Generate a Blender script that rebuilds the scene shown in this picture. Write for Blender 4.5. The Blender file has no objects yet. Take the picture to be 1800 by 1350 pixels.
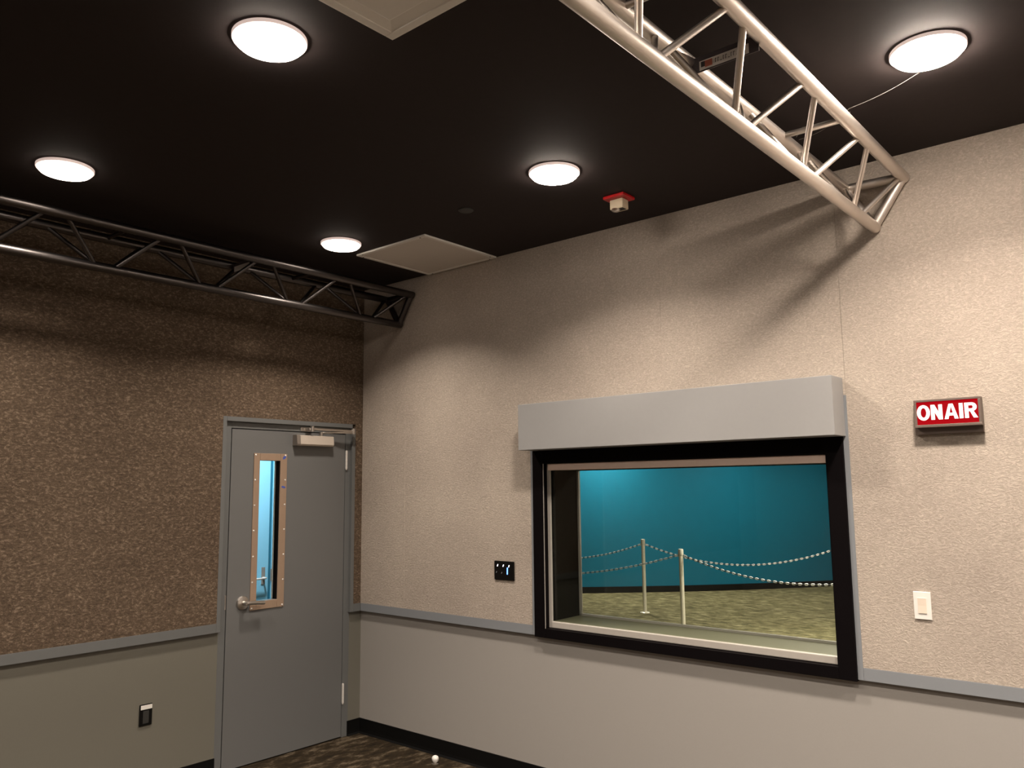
import bpy, bmesh, math, random
from mathutils import Vector, Matrix
random.seed(7)
scn = bpy.context.scene
col = scn.collection
H = 3.242                                    # ceiling height

# ------------------------------------------------------------------ materials
def new_mat(name):
    m = bpy.data.materials.new(name); m.use_nodes = True
    nt = m.node_tree; b = nt.nodes['Principled BSDF']
    return m, nt, b

def plain(name, c, rough=0.5, metal=0.0, spec=0.5, grain=0.0, gscale=60, bump=0.0):
    """flat paint / plastic / metal with a faint procedural grain"""
    m, nt, b = new_mat(name)
    b.inputs['Roughness'].default_value = rough
    b.inputs['Metallic'].default_value = metal
    b.inputs['Specular IOR Level'].default_value = spec
    tc = nt.nodes.new('ShaderNodeTexCoord')
    n = nt.nodes.new('ShaderNodeTexNoise'); n.inputs['Scale'].default_value = gscale
    n.inputs['Detail'].default_value = 4
    nt.links.new(tc.outputs['Object'], n.inputs['Vector'])
    mx = nt.nodes.new('ShaderNodeMix'); mx.data_type = 'RGBA'
    g = grain
    mx.inputs[6].default_value = (c[0]*(1-g), c[1]*(1-g), c[2]*(1-g), 1)
    mx.inputs[7].default_value = (min(1, c[0]*(1+g)), min(1, c[1]*(1+g)), min(1, c[2]*(1+g)), 1)
    nt.links.new(n.outputs['Fac'], mx.inputs[0])
    nt.links.new(mx.outputs[2], b.inputs['Base Color'])
    if bump:
        bp = nt.nodes.new('ShaderNodeBump'); bp.inputs['Strength'].default_value = bump
        bp.inputs['Distance'].default_value = 0.002
        nt.links.new(n.outputs['Fac'], bp.inputs['Height'])
        nt.links.new(bp.outputs['Normal'], b.inputs['Normal'])
    return m

def emit(name, c, s):
    m, nt, b = new_mat(name)
    b.inputs['Base Color'].default_value = (c[0], c[1], c[2], 1)
    b.inputs['Emission Color'].default_value = (c[0], c[1], c[2], 1)
    b.inputs['Emission Strength'].default_value = s
    return m

def fleck(name, dark, mid, light, stretch, scale, bump, fleck_pos=0.66, rough=0.95, sheen=0.0, blot=1.6):
    """felted fibre cloth: mottled base with pale fibre flecks lying mostly level"""
    m, nt, b = new_mat(name)
    N = nt.nodes; L = nt.links
    b.inputs['Roughness'].default_value = rough
    b.inputs['Specular IOR Level'].default_value = 0.15
    b.inputs['Sheen Weight'].default_value = sheen
    tc = N.new('ShaderNodeTexCoord')
    mp = N.new('ShaderNodeMapping'); mp.inputs['Scale'].default_value = stretch
    L.new(tc.outputs['Object'], mp.inputs['Vector'])
    # warp a little so that fibres wander
    w = N.new('ShaderNodeTexNoise'); w.inputs['Scale'].default_value = scale*0.25; w.inputs['Detail'].default_value = 3
    L.new(mp.outputs['Vector'], w.inputs['Vector'])
    sc = N.new('ShaderNodeVectorMath'); sc.operation = 'SCALE'; sc.inputs[3].default_value = 0.035
    L.new(w.outputs['Color'], sc.inputs[0])
    ad = N.new('ShaderNodeVectorMath'); ad.operation = 'ADD'
    L.new(mp.outputs['Vector'], ad.inputs[0]); L.new(sc.outputs['Vector'], ad.inputs[1])
    n1 = N.new('ShaderNodeTexNoise'); n1.inputs['Scale'].default_value = scale
    n1.inputs['Detail'].default_value = 7; n1.inputs['Roughness'].default_value = 0.72
    L.new(ad.outputs['Vector'], n1.inputs['Vector'])
    r1 = N.new('ShaderNodeValToRGB')
    e = r1.color_ramp.elements
    e[0].position = 0.36; e[0].color = (*dark, 1)
    e[1].position = fleck_pos; e[1].color = (*light, 1)
    k = e.new(0.52); k.color = (*mid, 1)
    L.new(n1.outputs['Fac'], r1.inputs['Fac'])
    n2 = N.new('ShaderNodeTexNoise'); n2.inputs['Scale'].default_value = blot; n2.inputs['Detail'].default_value = 5
    L.new(tc.outputs['Object'], n2.inputs['Vector'])
    r2 = N.new('ShaderNodeValToRGB'); q = r2.color_ramp.elements
    q[0].position = 0.3; q[0].color = (0.86, 0.84, 0.83, 1)
    q[1].position = 0.7; q[1].color = (1.06, 1.05, 1.03, 1)
    L.new(n2.outputs['Fac'], r2.inputs['Fac'])
    mu = N.new('ShaderNodeMix'); mu.data_type = 'RGBA'; mu.blend_type = 'MULTIPLY'; mu.inputs[0].default_value = 1
    L.new(r1.outputs['Color'], mu.inputs[6]); L.new(r2.outputs['Color'], mu.inputs[7])
    L.new(mu.outputs[2], b.inputs['Base Color'])
    bp = N.new('ShaderNodeBump'); bp.inputs['Strength'].default_value = bump; bp.inputs['Distance'].default_value = 0.006
    L.new(n1.outputs['Fac'], bp.inputs['Height']); L.new(bp.outputs['Normal'], b.inputs['Normal'])
    return m

def glass(name, tint, refl=1.0):
    m = bpy.data.materials.new(name); m.use_nodes = True
    nt = m.node_tree; N = nt.nodes; L = nt.links
    for n in list(N): N.remove(n)
    out = N.new('ShaderNodeOutputMaterial')
    t = N.new('ShaderNodeBsdfTransparent'); t.inputs['Color'].default_value = (*tint, 1)
    g = N.new('ShaderNodeBsdfGlossy'); g.inputs['Roughness'].default_value = 0.01
    f = N.new('ShaderNodeFresnel'); f.inputs['IOR'].default_value = 1.35
    mx = N.new('ShaderNodeMixShader')
    L.new(f.outputs[0], mx.inputs[0]); L.new(t.outputs[0], mx.inputs[1]); L.new(g.outputs[0], mx.inputs[2])
    L.new(mx.outputs[0], out.inputs['Surface'])
    return m

WARM = (1.0, 0.865, 0.735)
M = {}
M['fabric_r'] = fleck('oatmeal_fibre_cloth', (0.43, 0.375, 0.32), (0.50, 0.44, 0.385), (0.64, 0.57, 0.50), (0.7, 1, 1.1), 115, 0.95)
M['fabric_l'] = fleck('brown_fibre_cloth', (0.080, 0.058, 0.042), (0.130, 0.095, 0.067), (0.34, 0.26, 0.195), (1, 0.62, 1.15), 80, 1.0, 0.72)
M['carpet'] = fleck('dark_streaked_carpet', (0.012, 0.0085, 0.005), (0.030, 0.021, 0.011), (0.26, 0.21, 0.15), (1.0, 0.4, 1), 17, 0.6, 0.85, blot=3)
M['carpet_o'] = fleck('olive_streaked_carpet', (0.052, 0.050, 0.022), (0.138, 0.128, 0.066), (0.34, 0.315, 0.185), (0.5, 1.0, 1), 13, 0.4, 0.74, blot=2)
M['ceiling'] = plain('matt_black_ceiling_paint', (0.028, 0.0205, 0.0198), 0.8, spec=0.25, grain=0.12, gscale=25)
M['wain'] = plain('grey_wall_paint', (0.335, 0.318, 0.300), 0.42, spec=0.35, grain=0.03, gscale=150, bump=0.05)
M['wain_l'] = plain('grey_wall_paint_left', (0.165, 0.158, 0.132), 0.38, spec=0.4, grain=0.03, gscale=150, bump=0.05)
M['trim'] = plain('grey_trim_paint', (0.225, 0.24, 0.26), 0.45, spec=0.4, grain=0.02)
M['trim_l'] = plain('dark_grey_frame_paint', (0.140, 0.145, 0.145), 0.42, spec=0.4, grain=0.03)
M['door'] = plain('dark_grey_door_paint', (0.145, 0.147, 0.147), 0.42, spec=0.4, grain=0.03, gscale=220, bump=0.05)
M['valance'] = plain('grey_valance_board', (0.31, 0.31, 0.312), 0.55, spec=0.3, grain=0.02)
M['black'] = plain('black_satin_paint', (0.0045, 0.0035, 0.004), 0.5, spec=0.05, grain=0.2)
M['jamb'] = plain('black_liner_cloth', (0.005, 0.0048, 0.0035), 0.85, spec=0.05, grain=0.2)
M['rubber'] = plain('black_rubber_cove', (0.004, 0.004, 0.004), 0.55, spec=0.15, grain=0.2)
M['bead'] = plain('pale_aluminium_bead', (0.50, 0.47, 0.43), 0.42, metal=0.25, grain=0.03)
M['header'] = plain('pinkish_header_board', (0.78, 0.62, 0.54), 0.6, spec=0.2, grain=0.04)
M['sill'] = plain('grey_green_sill_paint', (0.21, 0.205, 0.13), 0.55, spec=0.3, grain=0.03)
M['alu_dark'] = plain('dark_metal_tube', (0.11, 0.10, 0.098), 0.34, metal=1.0, grain=0.05, gscale=30)  # left truss tube, darker base metal than the other truss
M['alu'] = plain('satin_aluminium_tube', (0.74, 0.68, 0.63), 0.44, metal=1.0, grain=0.05, gscale=30)
M['steel'] = plain('brushed_steel', (0.66, 0.62, 0.58), 0.30, metal=1.0, grain=0.05)
M['plategrey'] = plain('satin_grey_plate', (0.30, 0.29, 0.27), 0.45, metal=0.2, grain=0.03)
M['screw'] = plain('bright_screw_steel', (0.95, 0.92, 0.88), 0.25, metal=0.4, grain=0.02)
M['closer'] = plain('sand_aluminium_enamel', (0.62, 0.55, 0.48), 0.45, metal=0.3, grain=0.03)
M['closer_end'] = plain('brown_grey_enamel', (0.22, 0.19, 0.165), 0.5, metal=0.2, grain=0.03)
M['bronze'] = plain('tan_lite_frame_enamel', (0.34, 0.24, 0.17), 0.55, metal=0.15, grain=0.06, gscale=20)
M['white'] = plain('white_plastic', (0.80, 0.78, 0.74), 0.4, grain=0.01)
M['ivory'] = plain('ivory_rocker_plastic', (0.74, 0.64, 0.54), 0.4, grain=0.01)
M['vent'] = plain('white_vent_enamel', (0.86, 0.83, 0.79), 0.5, grain=0.02)
M['vent_in'] = plain('beige_perforated_panel', (0.74, 0.69, 0.64), 0.65, grain=0.04, gscale=120)
M['ring'] = plain('white_ring_with_bloom', (0.78, 0.70, 0.66), 0.45, grain=0.01)
_b = M['ring'].node_tree.nodes['Principled BSDF']        # lamp bloom painted on the ring as a faint pink glow
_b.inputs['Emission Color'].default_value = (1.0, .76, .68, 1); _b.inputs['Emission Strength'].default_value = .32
M['red'] = plain('red_alarm_plastic', (0.55, 0.012, 0.015), 0.35, grain=0.03)
M['cream'] = plain('cream_alarm_body', (0.62, 0.53, 0.38), 0.4, grain=0.03)
M['darkplastic'] = plain('dark_grey_plastic', (0.03, 0.03, 0.028), 0.5, grain=0.1)
M['blackplastic'] = plain('gloss_black_plastic', (0.004, 0.004, 0.004), 0.3, spec=0.3, grain=0.1)
M['signbox'] = plain('brown_grey_sign_metal', (0.17, 0.13, 0.11), 0.45, metal=0.3, grain=0.05)
M['redface'] = emit('glowing_red_sign_face', (0.26, 0.0, 0.003), 1.0)
M['redface'].node_tree.nodes['Principled BSDF'].inputs['Specular IOR Level'].default_value = .08
M['redface'].node_tree.nodes['Principled BSDF'].inputs['Base Color'].default_value = (.02, 0, 0, 1)
M['letters'] = emit('lit_white_letters', (1.0, 0.76, 0.68), 1.7)
M['letters'].node_tree.nodes['Principled BSDF'].inputs['Base Color'].default_value = (.1, .05, .05, 1)
M['ledw'] = emit('white_led', (0.9, 0.88, 1.0), 1.5)
M['leddim'] = emit('dim_led', (0.12, 0.12, 0.12), 0.6)
M['ledb'] = emit('blue_led', (0.12, 0.30, 1.0), 2.2)
M['teal'] = plain('teal_wall_paint', (0.002, 0.155, 0.265), 0.55, spec=0.3, grain=0.06, gscale=6)
M['sky'] = plain('sky_blue_door_paint', (0.24, 0.60, 0.82), 0.45, grain=0.02)
M['skydark'] = plain('deep_blue_frame_edge', (0.006, 0.15, 0.25), 0.45, grain=0.02)
M['offwhite'] = plain('off_white_wall_paint', (0.40, 0.38, 0.36), 0.6, grain=0.02)
M['post'] = plain('pale_polished_post', (0.90, 0.86, 0.72), 0.28, metal=0.3, grain=0.03)
M['cap'] = plain('cream_plastic_cap', (0.72, 0.70, 0.60), 0.35, grain=0.02)
M['linkw'] = plain('white_plastic_link', (0.90, 0.90, 0.87), 0.35, grain=0.02)
M['linkd'] = plain('black_plastic_link', (0.012, 0.014, 0.014), 0.4, grain=0.02)
M['bluetape'] = plain('blue_masking_tape', (0.06, 0.10, 0.42), 0.6, grain=0.2, gscale=200)
M['sticker'] = plain('pale_paper_sticker', (0.82, 0.78, 0.74), 0.6, grain=0.03)
M['orange'] = plain('orange_red_print', (0.55, 0.17, 0.11), 0.6, grain=0.03)
M['ink'] = plain('dark_print', (0.05, 0.045, 0.045), 0.6, grain=0.03)
M['wire'] = plain('grey_wire', (0.22, 0.20, 0.185), 0.5, metal=0.3, grain=0.03)
M['plate'] = plain('dark_purple_grey_plate', (0.085, 0.07, 0.075), 0.5, metal=0.3, grain=0.05)
M['pane'] = glass('clear_window_glass', (0.97, 0.985, 0.97))
M['lens'] = {}
def lens_mat(s, tint):
    k = (s, tint)
    if k not in M['lens']: M['lens'][k] = emit('lit_lamp_lens', tint, s)
    return M['lens'][k]

# ------------------------------------------------------------------ mesh helpers
class MB:
    def __init__(s): s.bm = bmesh.new(); s.mi = 0
    def _tag(s, fs):
        for f in fs: f.material_index = s.mi
    def box(s, x0, x1, y0, y1, z0, z1, bev=0.0):
        r = bmesh.ops.create_cube(s.bm, size=1.0)
        vs = r['verts']
        for v in vs:
            v.co = Vector((x0 if v.co.x < 0 else x1, y0 if v.co.y < 0 else y1, z0 if v.co.z < 0 else z1))
        fs = {f for v in vs for f in v.link_faces}
        s._tag(fs)
        if bev > 0:
            es = list({e for v in vs for e in v.link_edges})
            rr = bmesh.ops.bevel(s.bm, geom=es, offset=bev, segments=2, profile=0.5, affect='EDGES', clamp_overlap=True)
            s._tag(rr['faces'])
        return s
    def tube(s, a, b, r, n=16, r2=None, caps=True):
        a = Vector(a); b = Vector(b); d = b-a
        q = d.to_track_quat('Z', 'Y').to_matrix().to_4x4()
        mtx = Matrix.Translation((a+b)/2) @ q
        rr = bmesh.ops.create_cone(s.bm, cap_ends=caps, cap_tris=False, segments=n, radius1=r,
                                   radius2=r if r2 is None else r2, depth=d.length, matrix=mtx)
        fs = {f for v in rr['verts'] for f in v.link_faces}
        for f in fs: f.smooth = len(f.verts) == 4
        s._tag(fs)
        return s
    def path(s, pts, r, n=8):
        """a swept round wire through pts"""
        pts = [Vector(p) for p in pts]; rings = []
        up = Vector((0, 0, 1))
        for i, p in enumerate(pts):
            d = (pts[min(i+1, len(pts)-1)]-pts[max(i-1, 0)]).normalized()
            x = d.cross(up)
            if x.length < 1e-4: x = d.cross(Vector((1, 0, 0)))
            x.normalize(); y = x.cross(d)
            rings.append([s.bm.verts.new(p+r*(math.cos(t)*x+math.sin(t)*y)) for t in [2*math.pi*k/n for k in range(n)]])
        fs = []
        for i in range(len(rings)-1):
            for k in range(n):
                f = s.bm.faces.new((rings[i][k], rings[i][(k+1) % n], rings[i+1][(k+1) % n], rings[i+1][k])); f.smooth = True; fs.append(f)
        fs.append(s.bm.faces.new(rings[0][::-1])); fs.append(s.bm.faces.new(rings[-1]))
        s._tag(fs); return s
    def lathe(s, prof, c=(0, 0, 0), axis='Z', n=48):
        """prof: list of (radius, height)"""
        rings = []
        for r, h in prof:
            ring = []
            for k in range(n):
                t = 2*math.pi*k/n; u, v = r*math.cos(t), r*math.sin(t)
                p = {'Z': (u, v, h), 'X': (h, u, v), 'Y': (v, h, u)}[axis]
                ring.append(s.bm.verts.new(Vector(p)+Vector(c)))
            rings.append(ring)
        fs = []
        for i in range(len(rings)-1):
            for k in range(n):
                f = s.bm.faces.new((rings[i][k], rings[i][(k+1) % n], rings[i+1][(k+1) % n], rings[i+1][k])); f.smooth = True; fs.append(f)
        if prof[0][0] > 1e-6: fs.append(s.bm.faces.new(rings[0][::-1]))
        if prof[-1][0] > 1e-6: fs.append(s.bm.faces.new(rings[-1]))
        s._tag(fs); return s
    def prism(s, poly, d0, d1, axis='y'):
        """poly: 2-D outline; swept from d0 to d1 along axis"""
        def P(u, v, d): return {'y': (u, d, v), 'x': (d, u, v), 'z': (u, v, d)}[axis]
        a = [s.bm.verts.new(P(u, v, d0)) for u, v in poly]; b = [s.bm.verts.new(P(u, v, d1)) for u, v in poly]
        n = len(poly); fs = [s.bm.faces.new(a), s.bm.faces.new(b[::-1])]
        for i in range(n): fs.append(s.bm.faces.new((a[i], b[i], b[(i+1) % n], a[(i+1) % n])))
        s._tag(fs); return s
    def build(s, name, mat, parent=None, origin=None, smooth_by=True):
        bmesh.ops.remove_doubles(s.bm, verts=s.bm.verts, dist=1e-6)
        bmesh.ops.recalc_face_normals(s.bm, faces=s.bm.faces)
        if origin is not None: bmesh.ops.translate(s.bm, verts=s.bm.verts, vec=-Vector(origin))
        me = bpy.data.meshes.new(name); s.bm.to_mesh(me); s.bm.free()
        for m in (mat if isinstance(mat, (list, tuple)) else [mat]): me.materials.append(m)
        if any(p.use_smooth for p in me.polygons):
            try: me.set_sharp_from_angle(angle=math.radians(40))
            except Exception: pass
        o = bpy.data.objects.new(name, me); col.objects.link(o)
        if origin is not None: o.location = origin
        if parent is not None: o.parent = parent
        return o

def tag(o, label=None, cat=None, group=None, kind=None):
    if label: o['label'] = label
    if cat: o['category'] = cat
    if group: o['group'] = group
    if kind: o['kind'] = kind
    return o

def empty(name, loc=(0, 0, 0)):
    e = bpy.data.objects.new(name, None); col.objects.link(e); e.location = loc; e.empty_display_size = 0.1
    return e

def copy_tree(o, parent=None):
    c = o.copy(); col.objects.link(c)
    if parent is not None: c.parent = parent
    for ch in [x for x in bpy.data.objects if x.parent == o]: copy_tree(ch, c)
    return c

def struct(o, label=None, cat=None): return tag(o, label, cat, kind='structure')

# ------------------------------------------------------------------ extents
XR, YB = 6.9, -6.3                       # far side and back of the studio (behind the viewer)
WX0, WX1 = 1.637, 3.500                  # window frame, outer
WZ0, WZ1 = 0.850, 1.960
OX0, OX1, OZ0, OZ1 = 1.745, 3.412, 0.945, 1.835    # clear opening
REC = 0.028                              # the painted lower wall sits back by the thickness of the cloth panels
RZ0, RZ1 = 0.856, 0.913                  # rail
DY0, DY1 = -1.138, -0.065                # door trim, outer
WT = 0.33                                # window wall thickness

# floor, ceiling
b = MB(); b.box(-0.16, XR+.1, YB-.1, 0.30, -0.06, 0.0)
struct(b.build('floor', M['carpet']))
b = MB(); b.box(-0.16, XR+.1, YB-.1, 0.30, H, H+0.1)
struct(b.build('ceiling', M['ceiling']))

# right-hand wall (with the window): painted lower wall, solid core round the opening
core = MB()
core.box(-0.16, WX0+.03, REC, WT, 0, H+.1)
core.box(WX1-.03, XR+.1, REC, WT, 0, H+.1)
core.box(WX0+.03, WX1-.03, REC, WT, 0, OZ0-.012)
core.box(WX0+.03, WX1-.03, REC, WT, OZ1+.012, H+.1)
struct(core.build('wall_right', M['wain']), 'grey painted wall below and behind the pale cloth panels', 'wall')
# cloth panels on it, butt-jointed
fx = [0.0, 0.47, 1.60, 2.555, WX1+.025, 4.48, 5.43, XR]
g = 0.00045
cl = MB()
TX0, TX1 = WX0-.024, WX1+.026
for i in range(len(fx)-1):
    a, c = fx[i]+(g if i else 0), fx[i+1]-g
    if c <= TX0+.05 and a < TX0: cl.box(a, min(c, TX0), 0, REC, RZ1, H)
    elif a >= TX1-.01: cl.box(max(a, TX1), c, 0, REC, RZ1, H)
    else: cl.box(a, c, 0, REC, 2.15, H)
cl.box(1.60+g, TX0, 0, REC, RZ1, 2.15)
cloth = struct(cl.build('wall_right_cloth', M['fabric_r']), 'pale oatmeal fibre cloth panels covering the right wall', 'wall')
cloth.name = 'wall_right_upper'

# left-hand wall (with the door)
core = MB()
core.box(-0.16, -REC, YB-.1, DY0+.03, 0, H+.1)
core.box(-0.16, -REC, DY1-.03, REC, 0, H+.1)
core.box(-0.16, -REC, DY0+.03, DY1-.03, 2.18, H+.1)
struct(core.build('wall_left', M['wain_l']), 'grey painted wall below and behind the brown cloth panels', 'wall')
cl = MB()
fy = [YB, -4.88, -3.66, -2.44, DY0]
for i in range(4): cl.box(-REC, 0, fy[i]+(g if i else 0), fy[i+1]-(g if i < 3 else 0), RZ1, H)
cl.box(-REC, 0, DY0, DY1, 2.212, H)
cl.box(-REC, 0, DY1, 0.0, RZ1, H)
struct(cl.build('wall_left_upper', M['fabric_l']), 'dark brown fibre cloth panels covering the left wall', 'wall')

# walls behind the viewer (they only bounce light)
b = MB(); b.box(XR, XR+.1, YB-.1, 0.0, 0, H); struct(b.build('wall_side', M['offwhite']))
b = MB(); b.box(0, XR, YB-.1, YB, 0, H); struct(b.build('wall_back', M['offwhite']))

# rails, trims
b = MB(); b.box(0, TX0, 0, REC, RZ0, RZ1, .002); b.box(TX0, WX0, 0, REC, RZ0, 2.15, .002)
struct(b.build('trim_1', M['trim']), 'grey chair rail left of the window, turning up its left side', 'trim')
b = MB(); b.box(WX1, TX1, 0, REC, RZ0, 2.15, .002); b.box(TX1, XR, 0, REC, RZ0, RZ1, .002)
struct(b.build('trim_2', M['trim']), 'grey chair rail right of the window, turning up its right side', 'trim')
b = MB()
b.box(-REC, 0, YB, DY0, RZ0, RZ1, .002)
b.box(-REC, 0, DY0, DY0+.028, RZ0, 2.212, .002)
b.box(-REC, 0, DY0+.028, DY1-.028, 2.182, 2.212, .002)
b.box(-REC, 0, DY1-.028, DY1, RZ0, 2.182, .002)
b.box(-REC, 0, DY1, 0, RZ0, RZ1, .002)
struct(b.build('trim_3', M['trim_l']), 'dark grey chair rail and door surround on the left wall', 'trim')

# cove base
def cove(mb, a, c, axis, face, out, z1=0.102):
    t = 0.006*out
    if axis == 'x': poly = [(face, 0), (face+t*2.6, 0), (face+t*1.2, .012), (face+t, .03), (face+t, z1), (face, z1)]
    mb.prism(poly, a, c, 'x' if axis == 'y0' else axis)
b = MB()
b.prism([(REC, 0), (REC-.018, 0), (REC-.009, .012), (REC-.007, .03), (REC-.007, .102), (REC, .102)], -REC, XR, 'x')
struct(b.build('baseboard_right', M['rubber']))
b = MB()
for a, c in ((YB, -1.108), (-.088, REC)):
    b.prism([(-REC, 0), (-REC+.018, 0), (-REC+.009, .012), (-REC+.007, .03), (-REC+.007, .102), (-REC, .102)], a, c, 'y')
struct(b.build('baseboard_left', M['rubber']))

# ------------------------------------------------------------------ door in the left wall
door = empty('door_1', (-REC, -0.6, 0)); struct(door, 'dark grey door with a narrow vertical window, in the left wall', 'door')
def dpart(mb, name, mat, parent=door, **k):
    o = mb.build(name, mat, None, **k)
    o.parent = parent
    o.matrix_parent_inverse = Matrix.Translation(-Vector((-REC, -0.6, 0)))
    return o
LY0, LY1, LZ1 = -1.056, -0.140, 2.134
b = MB()
b.box(-.16, -REC+.001, -1.110, LY0-.006, 0, 2.181, .002)
b.box(-.16, -REC+.001, LY1+.006, -.080, 0, 2.181, .002)
b.box(-.16, -REC+.001, LY0-.006, LY1+.006, LZ1+.006, 2.181, .002)
b.box(-.16, -.078, LY0-.006, LY0+.014, 0, LZ1+.006)      # stops
b.box(-.16, -.078, LY1-.014, LY1+.006, 0, LZ1+.006)
b.box(-.16, -.078, LY0, LY1, LZ1-.014, LZ1+.006)
dpart(b, 'door_frame', M['trim_l'])
GY0, GY1, GZ0, GZ1 = -.848, -.690, 1.012, 1.932
b = MB(); x0, x1 = -.074, -REC
b.box(x0, x1, LY0, GY0, .008, LZ1); b.box(x0, x1, GY1, LY1, .008, LZ1)
b.box(x0, x1, GY0, GY1, .008, GZ0); b.box(x0, x1, GY0, GY1, GZ1, LZ1)
dpart(b, 'door_leaf', M['door'])
b = MB(); b.box(-.054, -.048, GY0, GY1, GZ0, GZ1)
dpart(b, 'vision_pane', M['pane'])
b = MB(); b.box(-.0735, -.029, GY1-.0022, GY1+.001, GZ0, GZ1); b.box(-.0735, -.029, GY0-.001, GY0+.0012, GZ0, GZ1)
dpart(b, 'reveal_shade', M['black'])  # black lining paints the shade inside the cut-out of the leaf
b = MB(); b.box(-.080, -.0735, GY1-.0085, GY1+.03, GZ0-.03, GZ1+.03); b.box(-.080, -.0735, GY0-.03, GY0+.001, GZ0-.03, GZ1+.03)
dpart(b, 'rear_lite_frame', M['white'])
FY0, FY1, FZ0, FZ1 = -.893, -.638, .960, 1.980
b = MB(); xa, xb = -REC, -REC+.007
b.box(xa, xb, FY0, GY0, FZ0, FZ1, .002); b.box(xa, xb, GY1, FY1, FZ0, FZ1, .002)
b.box(xa, xb, GY0, GY1, FZ0, GZ0, .002); b.box(xa, xb, GY0, GY1, GZ1, FZ1, .002)
vf = dpart(b, 'vision_frame', M['bronze']); vf['label'] = 'tan metal frame round the narrow door window'
for yy in (FY0+.012, FY1-.012):
    for k in range(7):
        zz = FZ0+.012+k*(FZ1-FZ0-.024)/6
        s = MB().lathe([(.0062, 0), (.0062, .0012), (.004, .0030), (0, .0034)], (xb-.0005, yy, zz), 'X', 12)
        so = s.build('screw', M['screw']); so.parent = vf
for (yy, zz, sy, sz, an) in ((FY1-.022, FZ1-.024, .034, .017, .5), (FY1-.025, 1.755, .036, .013, -.35)):
    s = MB()
    pts = [(-sy/2, -sz*.4), (-sy*.2, -sz*.6), (sy*.3, -sz*.45), (sy/2, sz*.1), (sy*.25, sz*.55), (-sy*.3, sz*.4)]
    s.prism([(yy+u*math.cos(an)-v*math.sin(an), zz+u*math.sin(an)+v*math.cos(an)) for u, v in pts], xb, xb+.0008, 'x')
    so = s.build('tape_scrap', M['bluetape']); so.parent = vf; so['label'] = 'torn scrap of blue masking tape'
# lever handle
b = MB(); hy, hz = -.945, 1.015
b.lathe([(.045, 0), (.045, .004), (.040, .012), (.024, .017), (.014, .019), (.0135, .056), (.011, .062), (0, .063)], (-REC, hy, hz), 'X', 40)
lv = dpart(b, 'lever_handle', M['steel']); lv['label'] = 'brushed steel lever handle on a round rose'
b = MB()
pts = [(-REC+.055, hy-.004, hz), (-REC+.057, hy+.03, hz+.001), (-REC+.056, hy+.07, hz-.001), (-REC+.054, hy+.11, hz-.006), (-REC+.052, hy+.128, hz-.007)]
b.path(pts, .0128, 14)
o = b.build('lever', M['steel']); o.parent = lv
b = MB(); b.box(-REC, -REC+.0022, LY0-.015, LY0-.0065, .985, 1.075)
dpart(b, 'strike_plate', M['steel'])
# closer
b = MB(); cy0, cy1, cz0, cz1 = -.565, -.283, 2.040, 2.112
b.prism([(-REC, cz0), (-REC+.050, cz0), (-REC+.058, cz0+.010), (-REC+.052, cz1-.004), (-REC+.046, cz1), (-REC, cz1)], cy0, cy1, 'y')
cb = dpart(b, 'door_closer', M['closer']); cb['label'] = 'sand coloured door closer with a jointed arm'
b = MB(); b.prism([(-REC, cz0-.001), (-REC+.051, cz0-.001), (-REC+.056, cz0+.010), (-REC+.050, cz1-.004), (-REC+.044, cz1+.001), (-REC, cz1+.001)], cy0-.028, cy0, 'y')
o = b.build('end_cap', M['closer_end']); o.parent = cb
b = MB(); b.tube((-REC+.026, -.375, cz1-.002), (-REC+.026, -.375, cz1+.030), .013, 18)
b.path([(-REC+.026, -.375, cz1+.024), (-REC+.06, -.30, cz1+.028), (-REC+.085, -.19, cz1+.030), (-REC+.08, -.13, cz1+.031)], .0075, 10)
o = b.build('main_arm', M['steel']); o.parent = cb
b = MB()
b.path([(-REC+.080, -.132, cz1+.043), (-REC+.074, -.25, cz1+.044), (-REC+.066, -.42, cz1+.046), (-REC+.06, -.475, cz1+.047)], .0095, 12)
b.tube((-REC+.080, -.130, cz1+.022), (-REC+.080, -.130, cz1+.062), .014, 18)
b.tube((-REC+.060, -.476, cz1+.028), (-REC+.060, -.476, cz1+.064), .014, 18)
o = b.build('forearm', M['steel']); o.parent = cb
b = MB(); b.box(-REC, -REC+.010, -.535, -.440, cz1+.030, cz1+.060, .003); b.box(-REC+.008, -REC+.064, -.500, -.455, cz1+.036, cz1+.052, .004)
o = b.build('arm_shoe', M['steel']); o.parent = cb
for hz0 in (1.880, .231):
    b = MB(); c = (-REC+.008, -.132)
    for k in range(5): b.tube((c[0], c[1], hz0+.004+k*.0262), (c[0], c[1], hz0+.004+k*.0262+.0252), .0085, 16)
    b.tube((c[0], c[1], hz0-.004), (c[0], c[1], hz0+.138), .0055, 12)
    dpart(b, 'hinge', M['screw'])

# ------------------------------------------------------------------ window
win = empty('window_1', (2.57, 0.03, OZ0)); struct(win, 'wide studio window with a thick black frame, looking into the teal room', 'window')
def wpart(mb, name, mat):
    o = mb.build(name, mat); o.parent = win
    o.matrix_parent_inverse = Matrix.Translation(-Vector((2.57, 0.03, OZ0)))
    return o
b = MB(); fy0, fy1 = -.012, .030
b.box(WX0, WX0+.083, fy0, fy1, WZ0, WZ1, .002)
b.box(3.420, WX1, fy0, fy1, WZ0, WZ1, .002)
b.box(WX0+.083, 3.420, fy0, fy1, WZ0, .905, .002)
b.box(WX0+.083, 3.420, fy0, fy1, 1.876, WZ1, .002)
b.box(3.412, 3.420, .004, fy1, .905, 1.876)
wpart(b, 'window_frame', M['black'])
b = MB()
b.box(1.722, OX0, .022, .036, .907, 1.874, .002)
b.box(OX0, OX1, .016, .036, .907, OZ0, .004)
wpart(b, 'glazing_bead', M['bead'])
b = MB(); b.box(1.7195, 1.7225, fy0-.0015, fy0+.0025, .905, 1.876)
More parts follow.
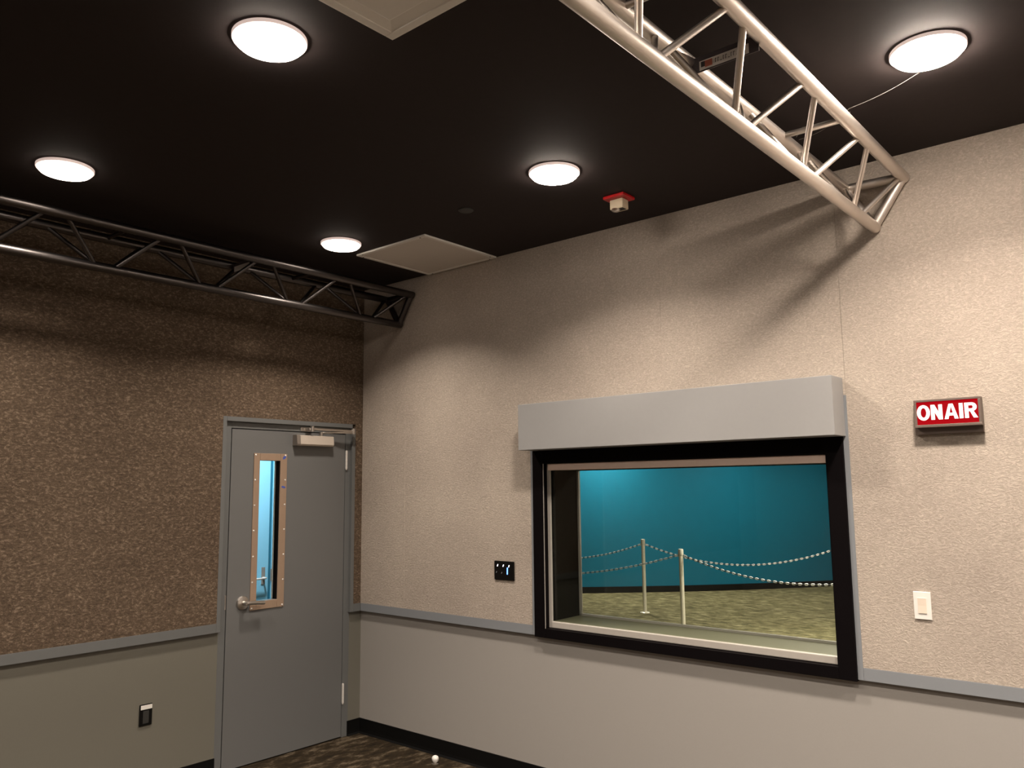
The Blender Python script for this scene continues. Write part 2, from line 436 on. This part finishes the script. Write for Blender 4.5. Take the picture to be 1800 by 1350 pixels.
wpart(b, 'gasket', M['bead'])
b = MB(); b.box(OX0, OX1, .002, .036, OZ1, 1.874, .002)
wpart(b, 'head_board', M['header'])
b = MB()
b.box(OX0-.014, OX0, .036, .306, OZ0-.01, OZ1+.01); b.box(OX1, OX1+.014, .036, .306, OZ0-.01, OZ1+.01)
b.box(OX0, OX1, .036, .306, OZ1, OZ1+.012)
wpart(b, 'reveal_liner', M['jamb'])
b = MB(); b.box(OX0, OX1, .036, .300, OZ0-.012, OZ0)
wpart(b, 'inner_sill', M['sill'])
b = MB()
b.box(OX0, OX0+.012, .300, .318, OZ0, OZ1); b.box(OX1-.012, OX1, .300, .318, OZ0, OZ1)
b.box(OX0, OX1, .300, .318, OZ0-.012, OZ0+.013, .002)
wpart(b, 'far_bead', M['bead'])
b = MB(); b.box(OX0-.008, OX1+.004, .040, .046, OZ0-.008, OZ1+.008); wpart(b, 'window_pane', M['pane'])
b = MB(); b.box(OX0+.002, OX1-.002, .306, .312, OZ0+.004, OZ1); wpart(b, 'window_pane', M['pane'])

# valance box over it
b = MB(); b.box(WX0+.005, 3.514, -.150, -.001, 1.956, 2.231, .002)
tag(b.build('window_valance', M['valance'], origin=(2.575, -.075, 1.956)), 'long grey boxed valance projecting over the studio window', 'valance')

# ------------------------------------------------------------------ ceiling lamps
def make_lamp(loc, s, label, r=0.123, grp='round ceiling lights', tint=WARM, spread=132, lens=.15):
    e = empty('ceiling_light', loc); tag(e, label, 'ceiling light', grp)
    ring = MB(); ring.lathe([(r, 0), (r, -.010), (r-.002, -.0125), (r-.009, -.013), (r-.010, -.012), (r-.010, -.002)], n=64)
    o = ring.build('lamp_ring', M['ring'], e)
    ln = MB(); ln.lathe([(r-.0098, -.010), (r-.0112, -.021), (r-.018, -.0275), (r-.033, -.0305), (r-.063, -.0325), (.0005, -.033)], n=64)
    ln.build('lamp_lens', lens_mat(s*lens, tint), e)
    # the lamp's own light, thrown mostly downwards
    ld = bpy.data.lights.new('lamp_light', 'AREA'); ld.shape = 'DISK'; ld.size = .19; ld.color = tint
    ld.energy = s*.062; ld.spread = math.radians(spread)
    lo = bpy.data.objects.new('lamp_light', ld); col.objects.link(lo); lo.parent = e; lo.location = (0, 0, -.040)
    return e
LS = dict(a=205, b=235, c=270, d=470)
make_lamp((2.512, -2.470, H), LS['b'], 'large round white ceiling light at the upper left, beside the stepped vent')
make_lamp((0.842, -2.475, H), LS['a'], 'round white ceiling light at the far left, above the dark truss', lens=.03, spread=122)
make_lamp((0.845, -0.878, H), LS['a'], 'smallest round white ceiling light, touching the corner of the square vent panel', lens=.03, spread=122)
make_lamp((2.518, -0.905, H), LS['b'], 'round white ceiling light left of the red alarm')
make_lamp((4.170, -0.915, H), LS['c'], 'glaring round ceiling light right of the silver truss', lens=.5)
make_lamp((4.180, -2.480, H), LS['d'], 'round ceiling light outside the frame, above and ahead of the viewer', lens=.04)
make_lamp((5.850, -0.915, H), LS['d'], 'round ceiling light outside the frame, far to the right', lens=.04)
make_lamp((5.850, -2.480, H), LS['d'], 'round ceiling light outside the frame, right of the viewer', lens=.04)
make_lamp((2.512, -4.080, H), LS['d'], 'round ceiling light outside the frame, left of the viewer', lens=.04)
make_lamp((4.180, -4.080, H), LS['d'], 'round ceiling light outside the frame, over the viewer', lens=.04)

# ------------------------------------------------------------------ trusses
def make_truss(A, B, C, y_end, node0, label, plate_y, bright):
    """triangular truss: two upper chords A, C and a lower chord B, running back from the window wall"""
    e = empty('lighting_truss', ((A[0]+C[0])/2, y_end, B[1])); tag(e, label, 'truss', 'lighting trusses under the ceiling')
    off = Matrix.Translation(-Vector(e.location))
    def part(mb, name, mat=M['alu' if bright else 'alu_dark']):
        o = mb.build(name, mat); o.parent = e; o.matrix_parent_inverse = off; return o
    y1 = YB+.05; R = .0254; r = .0115
    for q in (A, B, C):
        part(MB().tube((q[0], y_end-.004, q[1]), (q[0], y1, q[1]), R, 28), 'chord')
    # end frame
    for p, q in ((A, B), (B, C), (C, A)):
        P = Vector((p[0], y_end-.020, p[1])); Q = Vector((q[0], y_end-.020, q[1]))
        part(MB().tube(P, Q, .0215, 20), 'end_tube')
    def brace(p, yp, q, yq):
        P = Vector((p[0], yp, p[1])); Q = Vector((q[0], yq, q[1])); d = (Q-P).normalized()
        part(MB().tube(P+d*.015, Q-d*.015, r, 14), 'brace')
    pitch = .59; k = 0
    brace(A, y_end-.045, B, node0+.045)
    brace(C, y_end-.045, B, node0+.045)
    while node0-pitch*k-pitch > y1:
        n = node0-pitch*k; m = n-pitch/2; n2 = n-pitch
        brace(B, n-.045, A, m+.045); brace(A, m-.045, B, n2+.045)
        brace(B, n-.035, C, m+.035); brace(C, m-.035, B, n2+.035)
        if k % 2 == 0: brace(A, n2+.06, C, n2+.06)
        k += 1
    # maker's plate bridging the two upper chords, with a sticker
    x0, x1 = C[0]+.012, A[0]-.012
    p = MB(); p.box(x0, x1, plate_y, plate_y+.004, C[1]-.050, C[1]+.004, .001); p.box(x0, x1, plate_y+.004, plate_y+.05, C[1], C[1]+.004)
    po = part(p, 'cross_plate', M['plate'])
    s = MB(); w = (x1-x0); sx0, sx1, sz0, sz1 = x0+w*.13, x0+w*.86, C[1]-.046, C[1]-.014
    s.box(sx0, sx1, plate_y-.0012, plate_y, sz0, sz1)
    if bright:
        s.mi = 1; s.box(sx0+.006, sx0+.020, plate_y-.0018, plate_y-.0011, sz0+.010, sz1-.004)
        s.mi = 2; s.box(sx0+.020, sx0+.046, plate_y-.0018, plate_y-.0011, sz0+.006, sz1-.004)
        s.mi = 1
        cx = sx0+.056
        for i in range(9):
            wd = random.uniform(.004, .007)
            if i % 3 != 2:
                s.box(cx, cx+.0018, plate_y-.0018, plate_y-.0011, sz0+.010, sz1-.008)
                s.box(cx, cx+wd, plate_y-.0018, plate_y-.0011, sz1-.010, sz1-.008)
            else: s.box(cx, cx+wd, plate_y-.0018, plate_y-.0011, sz0+.010, sz0+.012)
            cx += wd+.004
    so = s.build('sticker', [M['sticker'], M['ink'], M['orange']]); so.parent = po
    return e
make_truss((3.849, 3.122), (3.711, 2.916), (3.592, 3.128), -.012, -.285,
           'bright silver triangular truss running from the upper edge to above the window', -1.585, True)
make_truss((0.558, 3.112), (0.432, 2.912), (0.305, 3.112), -.012, -.335,
           'dark triangular truss along the top of the brown left wall', -1.30, False)

# loose wire from beside the lamp over the truss
b = MB()
P0, P1, P2 = Vector((4.110, -.770, H-.004)), Vector((3.872, -.835, 3.150)), Vector((3.640, -.735, 3.128))
pts = []
for i in range(17):
    t = i/16; p = P0.lerp(P1, t); p.z -= .010*math.sin(math.pi*t); pts.append(p)
for i in range(1, 13):
    t = i/12; p = P1.lerp(P2, t); p.z -= .020*math.sin(math.pi*t); pts.append(p)
b.path(pts, .0007, 6)
b.path([P2+Vector((0, -.03, 0)), P2+Vector((.03, -.04, .03)), P2+Vector((.08, -.05, .020)), P2+Vector((.16, -.07, .0)), P1+Vector((0, .01, -.01))], .0008, 6)
tag(b.build('loose_wire', M['wire'], origin=P0), 'thin loose wire running from the glaring light to the silver truss', 'wire')

# ------------------------------------------------------------------ ceiling fittings
e = empty('ceiling_vent', (1.04, -.336, H)); tag(e, 'square off white vent panel on the ceiling by the corner, with a perforated face', 'vent')
def at(e, mb, name, mat):
    o = mb.build(name, mat); o.parent = e; o.matrix_parent_inverse = Matrix.Translation(-Vector(e.location)); return o
vx0, vx1, vy0, vy1 = .722, 1.360, -.660, -.014; fw = .026
b = MB()
b.box(vx0, vx1, vy0, vy0+fw, H-.012, H, .002); b.box(vx0, vx1, vy1-fw, vy1, H-.012, H, .002)
b.box(vx0, vx0+fw, vy0+fw, vy1-fw, H-.012, H, .002); b.box(vx1-fw, vx1, vy0+fw, vy1-fw, H-.012, H, .002)
fr = at(e, b, 'vent_frame', M['vent'])
b = MB(); b.box(vx0+fw, vx1-fw, vy0+fw, vy1-fw, H-.008, H); at(e, b, 'vent_face', M['vent_in'])
for (sx, sy) in ((vx0+.05, vy0+.011), (vx1-.05, vy0+.011), (vx0+.05, vy1-.011), (vx1-.05, vy1-.011), (vx0+.011, vy0+.05), (vx1-.011, vy1-.05)):
    s = MB().lathe([(.005, 0), (.005, -.0015), (0, -.002)], (sx, sy, H-.012), 'Z', 10)
    so = s.build('screw', M['ink']); so.parent = fr

e = empty('ceiling_vent', (3.135, -2.515, H)); tag(e, 'off white stepped air diffuser cut off by the top edge', 'vent')
vx0, vx1, vy0, vy1 = 2.829, 3.440, -2.830, -2.205
b = MB(); fw = .032
b.box(vx0, vx1, vy0, vy0+fw, H-.014, H, .002); b.box(vx0, vx1, vy1-fw, vy1, H-.014, H, .002)
b.box(vx0, vx0+fw, vy0+fw, vy1-fw, H-.014, H, .002); b.box(vx1-fw, vx1, vy0+fw, vy1-fw, H-.014, H, .002)
at(e, b, 'vent_frame', M['vent'])
def frustum(mb, x0, x1, y0, y1, i, z0, z1):
    """four sloping blades from the outer rectangle at z0 to one inset by i at z1"""
    o = [(x0, y0), (x1, y0), (x1, y1), (x0, y1)]; n = [(x0+i, y0+i), (x1-i, y0+i), (x1-i, y1-i), (x0+i, y1-i)]
    ov = [mb.bm.verts.new((*p, z0)) for p in o]; nv = [mb.bm.verts.new((*p, z1)) for p in n]
    ov2 = [mb.bm.verts.new((*p, z0+.003)) for p in o]; nv2 = [mb.bm.verts.new((*p, z1+.003)) for p in n]
    for k in range(4):
        j = (k+1) % 4
        mb.bm.faces.new((ov[k], ov[j], nv[j], nv[k])); mb.bm.faces.new((ov2[k], nv2[k], nv2[j], ov2[j]))
        mb.bm.faces.new((ov[k], ov2[k], ov2[j], ov[j])); mb.bm.faces.new((nv[k], nv[j], nv2[j], nv2[k]))
b = MB(); frustum(b, vx0+.032, vx1-.032, vy0+.032, vy1-.032, .045, H-.010, H-.003); at(e, b, 'vent_cone', M['vent'])
b = MB(); b.box(vx0+.090, vx1-.090, vy0+.090, vy1-.090, H-.022, H-.001, .004); at(e, b, 'vent_face', M['vent'])

e = empty('fire_strobe', (2.564, -.405, H)); tag(e, 'small red and cream fire alarm strobe on the black ceiling', 'fire alarm')
b = MB(); b.box(2.500, 2.628, -.465, -.350, H-.018, H, .006); at(e, b, 'back_plate', M['red'])
b = MB(); b.box(2.524, 2.604, -.437, -.377, H-.072, H-.018, .006); bd = at(e, b, 'strobe_body', M['cream'])
b = MB(); b.lathe([(.020, 0), (.024, -.006), (.018, -.013), (.006, -.016), (0, -.016)], (2.556, -.428, H-.070), 'Z', 20); at(e, b, 'strobe_lens', M['steel'])
b = MB(); b.box(2.556, 2.600, -.432, -.396, H-.0735, H-.070); b.mi = 0; o = b.build('slot', M['darkplastic']); o.parent = bd

b = MB(); b.lathe([(.042, 0), (.042, -.004), (.038, -.007), (0, -.008)], n=32)
o = b.build('sprinkler_cover', M['darkplastic']); o.location = (1.829, -.797, H)
tag(o, 'small dark round sprinkler cover on the black ceiling behind the square vent', 'sprinkler cover')

# ------------------------------------------------------------------ ON AIR sign
e = empty('on_air_sign', (3.953, 0, 1.945)); tag(e, 'lit red ON AIR box sign on the pale wall', 'sign')
b = MB(); b.box(3.820, 4.086, -.022, 0, 1.945, 2.097, .002); at(e, b, 'sign_base', M['signbox'])
fx0, fx1, fz0, fz1, fy0 = 3.829, 4.088, 1.974, 2.095, -.058
b = MB()
b.box(fx0, fx1, fy0, -.022, fz0, fz0+.012, .0015); b.box(fx0, fx1, fy0, -.022, fz1-.010, fz1, .0015)
b.box(fx0, fx0+.010, fy0, -.022, fz0+.012, fz1-.010, .0015); b.box(fx1-.010, fx1, fy0, -.022, fz0+.012, fz1-.010, .0015)
at(e, b, 'sign_case', M['signbox'])
ix0, ix1, iz0, iz1 = fx0+.010, fx1-.010, fz0+.012, fz1-.010
b = MB(); b.box(ix0, ix1, fy0+.006, fy0+.012, iz0, iz1); at(e, b, 'sign_face', M['redface'])
# letters, drawn as solid strokes
iw, ih = ix1-ix0, iz1-iz0
zb, zt = iz0+ih*.205, iz0+ih*.855; lh = zt-zb; yl0, yl1 = fy0+.0035, fy0+.0062
def X(f): return ix0+iw*f
lt = MB()
def quad(p): lt.prism(p, yl0, yl1, 'y')
def stroke(a, c, w):
    quad([(a[0]-w/2, a[1]), (a[0]+w/2, a[1]), (c[0]+w/2, c[1]), (c[0]-w/2, c[1])])
sw = iw*.060
# O
n = 40; cxo, czo, ro, rzo = X(.112), (zb+zt)/2, iw*.108, lh*.52
for k in range(n):
    t0, t1 = 2*math.pi*k/n, 2*math.pi*(k+1)/n
    def P(t, s): return (cxo+(ro-s*sw)*math.cos(t), czo+(rzo-s*sw*.85)*math.sin(t))
    quad([P(t0, 0), P(t1, 0), P(t1, 1), P(t0, 1)])
# N
a, c = X(.237), X(.425)
quad([(a, zb), (a+sw, zb), (a+sw, zt), (a, zt)]); quad([(c-sw, zb), (c, zb), (c, zt), (c-sw, zt)])
quad([(a, zt), (a+sw*1.05, zt), (c, zb), (c-sw*1.05, zb)])
# A
a, c = X(.455), X(.678); m = (a+c)/2
quad([(a, zb), (a+sw, zb), (m+sw*.15, zt), (m-sw*.55, zt)]); quad([(c-sw, zb), (c, zb), (m+sw*.55, zt), (m-sw*.15, zt)])
quad([(a+iw*.05, zb+lh*.22), (c-iw*.05, zb+lh*.22), (c-iw*.068, zb+lh*.40), (a+iw*.068, zb+lh*.40)])
# I
a = X(.697); quad([(a, zb), (a+sw, zb), (a+sw, zt), (a, zt)])
# R
a = X(.783); quad([(a, zb), (a+sw, zb), (a+sw, zt), (a, zt)])
bx, bz, brx, brz = X(.895), zb+lh*.715, iw*.080, lh*.285
st = sw*.80
quad([(a+sw, zt-st), (bx, zt-st), (bx, zt), (a+sw, zt)]); quad([(a+sw, zt-2*brz), (bx, zt-2*brz), (bx, zt-2*brz+st), (a+sw, zt-2*brz+st)])
n = 18
for k in range(n):
    t0, t1 = -math.pi/2+math.pi*k/n, -math.pi/2+math.pi*(k+1)/n
    def P(t, s): return (bx+(brx-s*sw)*math.cos(t), bz+(brz-s*st)*math.sin(t))
    quad([P(t0, 0), P(t1, 0), P(t1, 1), P(t0, 1)])
quad([(X(.865), zt-2*brz+.001), (X(.865)+sw*.95, zt-2*brz+.001), (X(.985), zb), (X(.985)-sw*1.1, zb)])
o = at(e, lt, 'sign_lettering', M['letters']); o['label'] = 'glowing white letters reading ON AIR'

# ------------------------------------------------------------------ wall devices
e = empty('light_switch', (3.793, 0, 1.208)); tag(e, 'white rocker light switch on the pale wall below the lit sign', 'light switch')
b = MB(); b.box(3.758, 3.828, -.007, 0, 1.149, 1.267, .0025); at(e, b, 'cover_plate', M['white'])
b = MB(); b.prism([(-.0065, 1.176), (-.0105, 1.176), (-.0092, 1.208), (-.0098, 1.240), (-.0065, 1.240)], 3.776, 3.810, 'x'); at(e, b, 'rocker', M['ivory'])

e = empty('touch_panel', (1.396, 0, 1.222)); tag(e, 'black touch keypad with small lit dots, left of the window', 'control panel')
b = MB(); b.box(1.315, 1.477, -.009, 0, 1.164, 1.280, .003); at(e, b, 'cover_plate', M['blackplastic'])
def kx(f): return 1.315+.162*f
def kz(f): return 1.280-.116*f
for (fx_, fz_, m, w, h, nm) in ((.18, .24, 'ledw', .0065, .013, 'indicator'), (.47, .24, 'ledw', .0065, .013, 'indicator'), (.755, .25, 'ledw', .0065, .013, 'indicator'),
                            (.12, .60, 'leddim', .004, .010, 'indicator'), (.39, .62, 'leddim', .004, .010, 'indicator'), (.675, .51, 'ledb', .0085, .042, 'light_bar')):
    b = MB(); s = .0025 if nm == 'indicator' else .0006
    b.prism([(kx(fx_)-w/2-s, kz(fz_)-h/2), (kx(fx_)+w/2-s, kz(fz_)-h/2), (kx(fx_)+w/2+s, kz(fz_)+h/2), (kx(fx_)-w/2+s, kz(fz_)+h/2)], -.0098, -.0085, 'y')
    at(e, b, nm, M[m])

e = empty('wall_outlet', (-REC, -1.551, .452)); tag(e, 'black outlet plate with a white top strip on the grey left wall', 'outlet')
b = MB(); b.box(-REC, -REC+.008, -1.588, -1.513, .392, .512, .003); at(e, b, 'cover_plate', M['blackplastic'])
b = MB(); b.box(-REC+.008, -REC+.0092, -1.582, -1.515, .483, .507, .0004); at(e, b, 'label_strip', M['white'])
b = MB(); b.box(-REC+.0078, -REC+.0098, -1.568, -1.533, .405, .475, .001); at(e, b, 'socket_face', M['darkplastic'])

# door stop on the floor
e = empty('door_stop', (.889, -.107, 0)); tag(e, 'small pale domed door stop on the dark carpet by the right wall', 'door stop')
b = MB(); b.lathe([(.024, 0), (.024, .004), (.012, .008), (.010, .016), (0, .017)], n=24); b.build('stop_base', M['steel'], e)
b = MB(); b.lathe([(.0, .012), (.014, .013), (.021, .022), (.022, .036), (.018, .046), (.009, .051), (0, .052)], n=24); b.build('stop_dome', M['white'], e)

# ------------------------------------------------------------------ the room behind the window
b = MB(); b.box(-9, 9.0, WT-.03, 14, -.061, -.001); struct(b.build('floor_beyond', M['carpet_o']))
b = MB(); b.box(-9, 9.0, WT, 14, 3.05, 3.15); struct(b.build('ceiling_beyond', M['ceiling']))
# curved teal wall: an arc through three points met by the floor line
def circ(p, q, r):
    ax, ay = p; bx, by = q; cx, cy = r
    d = 2*(ax*(by-cy)+bx*(cy-ay)+cx*(ay-by))
    ux = ((ax*ax+ay*ay)*(by-cy)+(bx*bx+by*by)*(cy-ay)+(cx*cx+cy*cy)*(ay-by))/d
    uy = ((ax*ax+ay*ay)*(cx-bx)+(bx*bx+by*by)*(ax-cx)+(cx*cx+cy*cy)*(bx-ax))/d
    return (ux, uy), math.hypot(ax-ux, ay-uy)
Pa, Pb, Pc = (-3.25, 7.20), (-1.68, 8.70), (-.24, 10.54)
(cx_, cy_), rad = circ(Pa, Pb, Pc)
t0 = math.atan2(Pa[1]-cy_, Pa[0]-cx_); t1 = math.atan2(Pc[1]-cy_, Pc[0]-cx_)
if t1-t0 > math.pi: t1 -= 2*math.pi
if t1-t0 < -math.pi: t1 += 2*math.pi
dt = t1-t0
def arcpt(f, off=0.0): t = t0+dt*f; return (cx_+(rad+off)*math.cos(t), cy_+(rad+off)*math.sin(t))
cen_side = 1 if math.hypot(2-cx_, 3-cy_) > rad else -1   # offset direction towards the viewer
def arcwall(mb, f0, f1, near, far, z0, z1, n=40):
    fr = [arcpt(f0+(f1-f0)*k/n, near*cen_side) for k in range(n+1)]; bk = [arcpt(f0+(f1-f0)*k/n, far*cen_side) for k in range(n+1)]
    mb.prism(fr+bk[::-1], z0, z1, 'z')
b = MB(); arcwall(b, -.55, 1.45, 0, -.1, 0, 3.05); struct(b.build('wall_beyond', M['teal']), 'teal wall of the room behind the window', 'wall')
b = MB(); arcwall(b, -.55, 1.45, .012, 0, 0, .10); struct(b.build('baseboard_beyond', M['rubber']))
b = MB(); b.box(8.9, 9.0, WT, 14, 0, 3.05); b.box(-9, -8.9, WT+.45, 14, 0, 3.05); b.box(-9, 9, 13.9, 14, 0, 3.05)
b.box(-9, -1.7, WT+.35, WT+.45, 0, 3.05); b.box(-1.75, -.16, WT+.45, WT+.55, 0, 3.05)
struct(b.build('wall_outer', M['teal']))
for (x, y, st, lab) in ((-2.45, 6.95, 560, 'close to its wall on the left'), (-.55, 8.15, 330, 'added to brighten the middle of its wall'),
                        (1.95, 5.05, 1350, 'over the bright patch of carpet'), (3.0, 2.2, 950, 'just beyond the window'), (.75, 9.35, 200, 'added to brighten its wall on the right')):
    make_lamp((x, y, 3.05), st, 'round ceiling light in the teal room, '+lab, grp='ceiling lights of the teal room')  # middle and right wall lamps are unseen, added to lift the teal

# stanchions
def make_post():
    e = empty('stanchion_post')
    b = MB(); b.lathe([(.066, 0), (.066, .006), (.060, .011), (.030, .016), (.027, .020), (0, .020)], n=32); b.build('base', M['post'], e)
    b = MB(); b.lathe([(.0255, .012), (.0255, .930), (0, .930)], n=28); b.build('pole', M['post'], e)
    b = MB(); b.lathe([(.027, .925), (.030, .930), (.030, .990), (.028, .998), (.020, 1.002), (0, 1.003)], n=28); cp = b.build('cap', M['cap'], e)
    for sgn in (-1, 1):
        b = MB()
        pts = [(sgn*(.027+.012-.012*math.cos(t)), 0, .925+.012*math.sin(t)) for t in [math.pi*2*k/12 for k in range(13)]]
        b.path(pts, .0035, 6)
        b.build('chain_loop', M['cap'], e)
    return e
posts = {}
proto = make_post()
spots = [('far', (-1.293, 6.055), -.05, 'thin pale stanchion post with a round foot, farther of the two seen through the window'),
         ('near', (.015, 4.744), .02, 'thin pale stanchion post, nearer of two through the window, foot hidden by sill'),
         ('fl', (-4.30, 5.80), .1, 'stanchion post hidden left of the window, end of the farther chain'),
         ('fr', (1.15, 6.95), -.1, 'stanchion post hidden right of the window, end of the farther chain'),
         ('nl', (-4.20, 4.40), .1, 'stanchion post hidden left of the window, end of the nearer chain'),
         ('nr', (2.75, 4.72), 0, 'stanchion post hidden right of the window, end of the nearer chain')]
for i, (k, (x, y), rz, lab) in enumerate(spots):
    o = proto if i == 0 else copy_tree(proto)
    o.location = (x, y, -.001); o.rotation_euler = (0, 0, rz)
    tag(o, lab, 'stanchion', 'barrier posts in the teal room'); posts[k] = Vector((x, y, 0))

def chain(a, c, sag, label):
    """plastic chain: stadium links, alternately white and black, each turned a quarter against the last"""
    a, c = Vector(a), Vector(c); d = (c-a); d.z = 0; d.normalize()
    A = a+d*.045; C = c-d*.045; A.z = C.z = .925
    N = 400; P = []
    for i in range(N+1):
        t = i/N; p = A.lerp(C, t); p.z = .925-sag*4*t*(1-t); P.append(p)
    S = [0]
    for i in range(N): S.append(S[-1]+(P[i+1]-P[i]).length)
    pitch = .034; n = int(S[-1]/pitch); pitch = S[-1]/n
    mb = MB(); j = 0
    for k in range(n):
        s = (k+.5)*pitch
        while S[j+1] < s: j += 1
        f = (s-S[j])/(S[j+1]-S[j]); p = P[j].lerp(P[j+1], f); T = (P[j+1]-P[j]).normalized()
        side = T.cross(Vector((0, 0, 1))).normalized(); up = side.cross(T)
        u = up if k % 2 == 0 else side; w = side if k % 2 == 0 else up
        L, W, r = .0150, .0080, .0046
        loop = []
        for q in range(12):
            t = 2*math.pi*q/12
            loop.append((L*math.copysign(1, math.cos(t))*(abs(math.cos(t))>.3)*.55+L*.62*math.cos(t), W*math.sin(t)))
        rings = []
        for q in range(12):
            x0, y0 = loop[q]; cc = p+T*x0+u*y0
            x1, y1 = loop[(q+1) % 12]; xm, ym = loop[q-1]
            tg = (T*(x1-xm)+u*(y1-ym)).normalized(); nn = tg.cross(w)
            rings.append([mb.bm.verts.new(cc+r*(math.cos(h)*nn+math.sin(h)*w)) for h in [math.pi*2*z/5 for z in range(5)]])
        for q in range(12):
            for z in range(5):
                fc = mb.bm.faces.new((rings[q][z], rings[(q+1) % 12][z], rings[(q+1) % 12][(z+1) % 5], rings[q][(z+1) % 5]))
                fc.smooth = True; fc.material_index = k % 2
    o = mb.build('barrier_chain', [M['linkw'], M['linkd']], origin=A)
    tag(o, label, 'chain', 'barrier chains in the teal room')
chain(posts['far'], posts['fl'], .255, 'upper white plastic chain hanging left from the farther post')
chain(posts['far'], posts['fr'], .250, 'white plastic chain sagging right from the farther post, rising to the right jamb')
chain(posts['near'], posts['nl'], .315, 'lower white plastic chain crossing in front of the farther post')
chain(posts['near'], posts['nr'], .235, 'white plastic chain sagging right from the nearer post, lowest near the black skirting')

# ------------------------------------------------------------------ corridor behind the door
CX = -1.50
b = MB(); b.box(-1.75, -.16, -2.6, .78, -.06, 0); struct(b.build('floor_corridor', M['carpet_o']))
b = MB(); b.box(-1.75, -.16, -2.6, .78, 2.7, 2.8); struct(b.build('ceiling_corridor', M['offwhite']))
b = MB(); b.box(-1.75, CX-.05, -2.6, -.82, 0, 2.7); b.box(-1.75, CX-.05, -.82, .30, 2.2, 2.7); b.box(-1.75, CX-.04, .276, .300, 0, 2.7)
b.box(-1.75, -.16, -2.7, -2.6, 0, 2.7); b.box(-1.80, -1.75, -2.7, .78, 0, 2.7)
struct(b.build('wall_corridor', M['offwhite']))
b = MB(); b.box(-1.75, CX-.02, .300, .78, 0, 2.7); b.box(CX-.02, -.16, .68, .78, 0, 2.7)
struct(b.build('wall_dark', M['black']))
d2 = empty('door_2', (CX, -.25, 0)); struct(d2, 'sky blue door seen through the narrow door window', 'door')
def d2p(mb, name, mat):
    o = mb.build(name, mat); o.parent = d2; o.matrix_parent_inverse = Matrix.Translation(-Vector(d2.location)); return o
b = MB(); b.box(CX-.045, CX, -.70, .203, .01, 2.13, .002); d2p(b, 'door_leaf', M['sky'])
b = MB(); b.box(CX-.1, CX+.004, .231, .270, 0, 2.2, .002); b.box(CX-.1, CX+.004, -.77, -.715, 0, 2.2, .002); b.box(CX-.1, CX+.004, -.715, .226, 2.145, 2.2, .002)
d2p(b, 'door_frame', M['sky'])
b = MB(); b.box(CX-.1, CX-.006, .204, .230, 0, 2.145); b.box(CX-.1, CX-.006, .270, .278, 0, 2.2); d2p(b, 'frame_rebate', M['skydark'])
b = MB(); b.box(CX, CX+.006, .135, .170, .93, 1.075, .002); lv2 = d2p(b, 'lock_plate', M['plategrey'])
b = MB(); b.path([(CX+.004, .150, .985), (CX+.05, .150, .985), (CX+.055, .13, .985), (CX+.055, .04, .984)], .009, 10)
o = b.build('lever', M['screw']); o.parent = lv2
b = MB(); b.box(CX+.004, CX+.010, .222, .240, .955, 1.055, .001); sp = d2p(b, 'strike_plate', M['plategrey'])
b = MB(); b.box(CX+.004, CX+.007, .240, .262, .955, 1.055, .001); o = d2p(b, 'strike_slot', M['darkplastic'])
b = MB(); b.box(CX-.04, CX-.002, .284, .296, 0, 2.7, .001); struct(b.build('trim_4', M['white']))
make_lamp((-.85, -.35, 2.7), 420, 'round ceiling light in the corridor, hidden behind the left wall', grp='corridor lights', tint=(.92, .96, 1.0), spread=170)

# ------------------------------------------------------------------ world, camera, view
w = bpy.data.worlds.new('world'); scn.world = w; w.use_nodes = True
w.node_tree.nodes['Background'].inputs[0].default_value = (0, 0, 0, 1)
w.node_tree.nodes['Background'].inputs[1].default_value = 0
cam = bpy.data.cameras.new('camera'); co = bpy.data.objects.new('camera', cam); col.objects.link(co)
yaw, pitch, roll, f = -0.702858, 0.127085, -0.0106689, 1425.39
fw_ = Vector((math.sin(yaw)*math.cos(pitch), math.cos(yaw)*math.cos(pitch), math.sin(pitch)))
rt = Vector((math.cos(yaw), -math.sin(yaw), 0)); up = rt.cross(fw_)
r2 = math.cos(roll)*rt+math.sin(roll)*up; u2 = -math.sin(roll)*rt+math.cos(roll)*up
mt = Matrix((r2, u2, -fw_)).transposed().to_4x4(); mt.translation = Vector((4.77724, -3.90300, 1.73434))
co.matrix_world = mt
cam.sensor_width = 36; cam.sensor_fit = 'HORIZONTAL'; cam.lens = f/1800*36; cam.clip_start = .02; cam.clip_end = 100
scn.camera = co
scn.view_settings.view_transform = 'Standard'; scn.view_settings.look = 'None'
scn.view_settings.exposure = 0.70; scn.view_settings.gamma = 1.0
scn.view_settings.use_curve_mapping = False
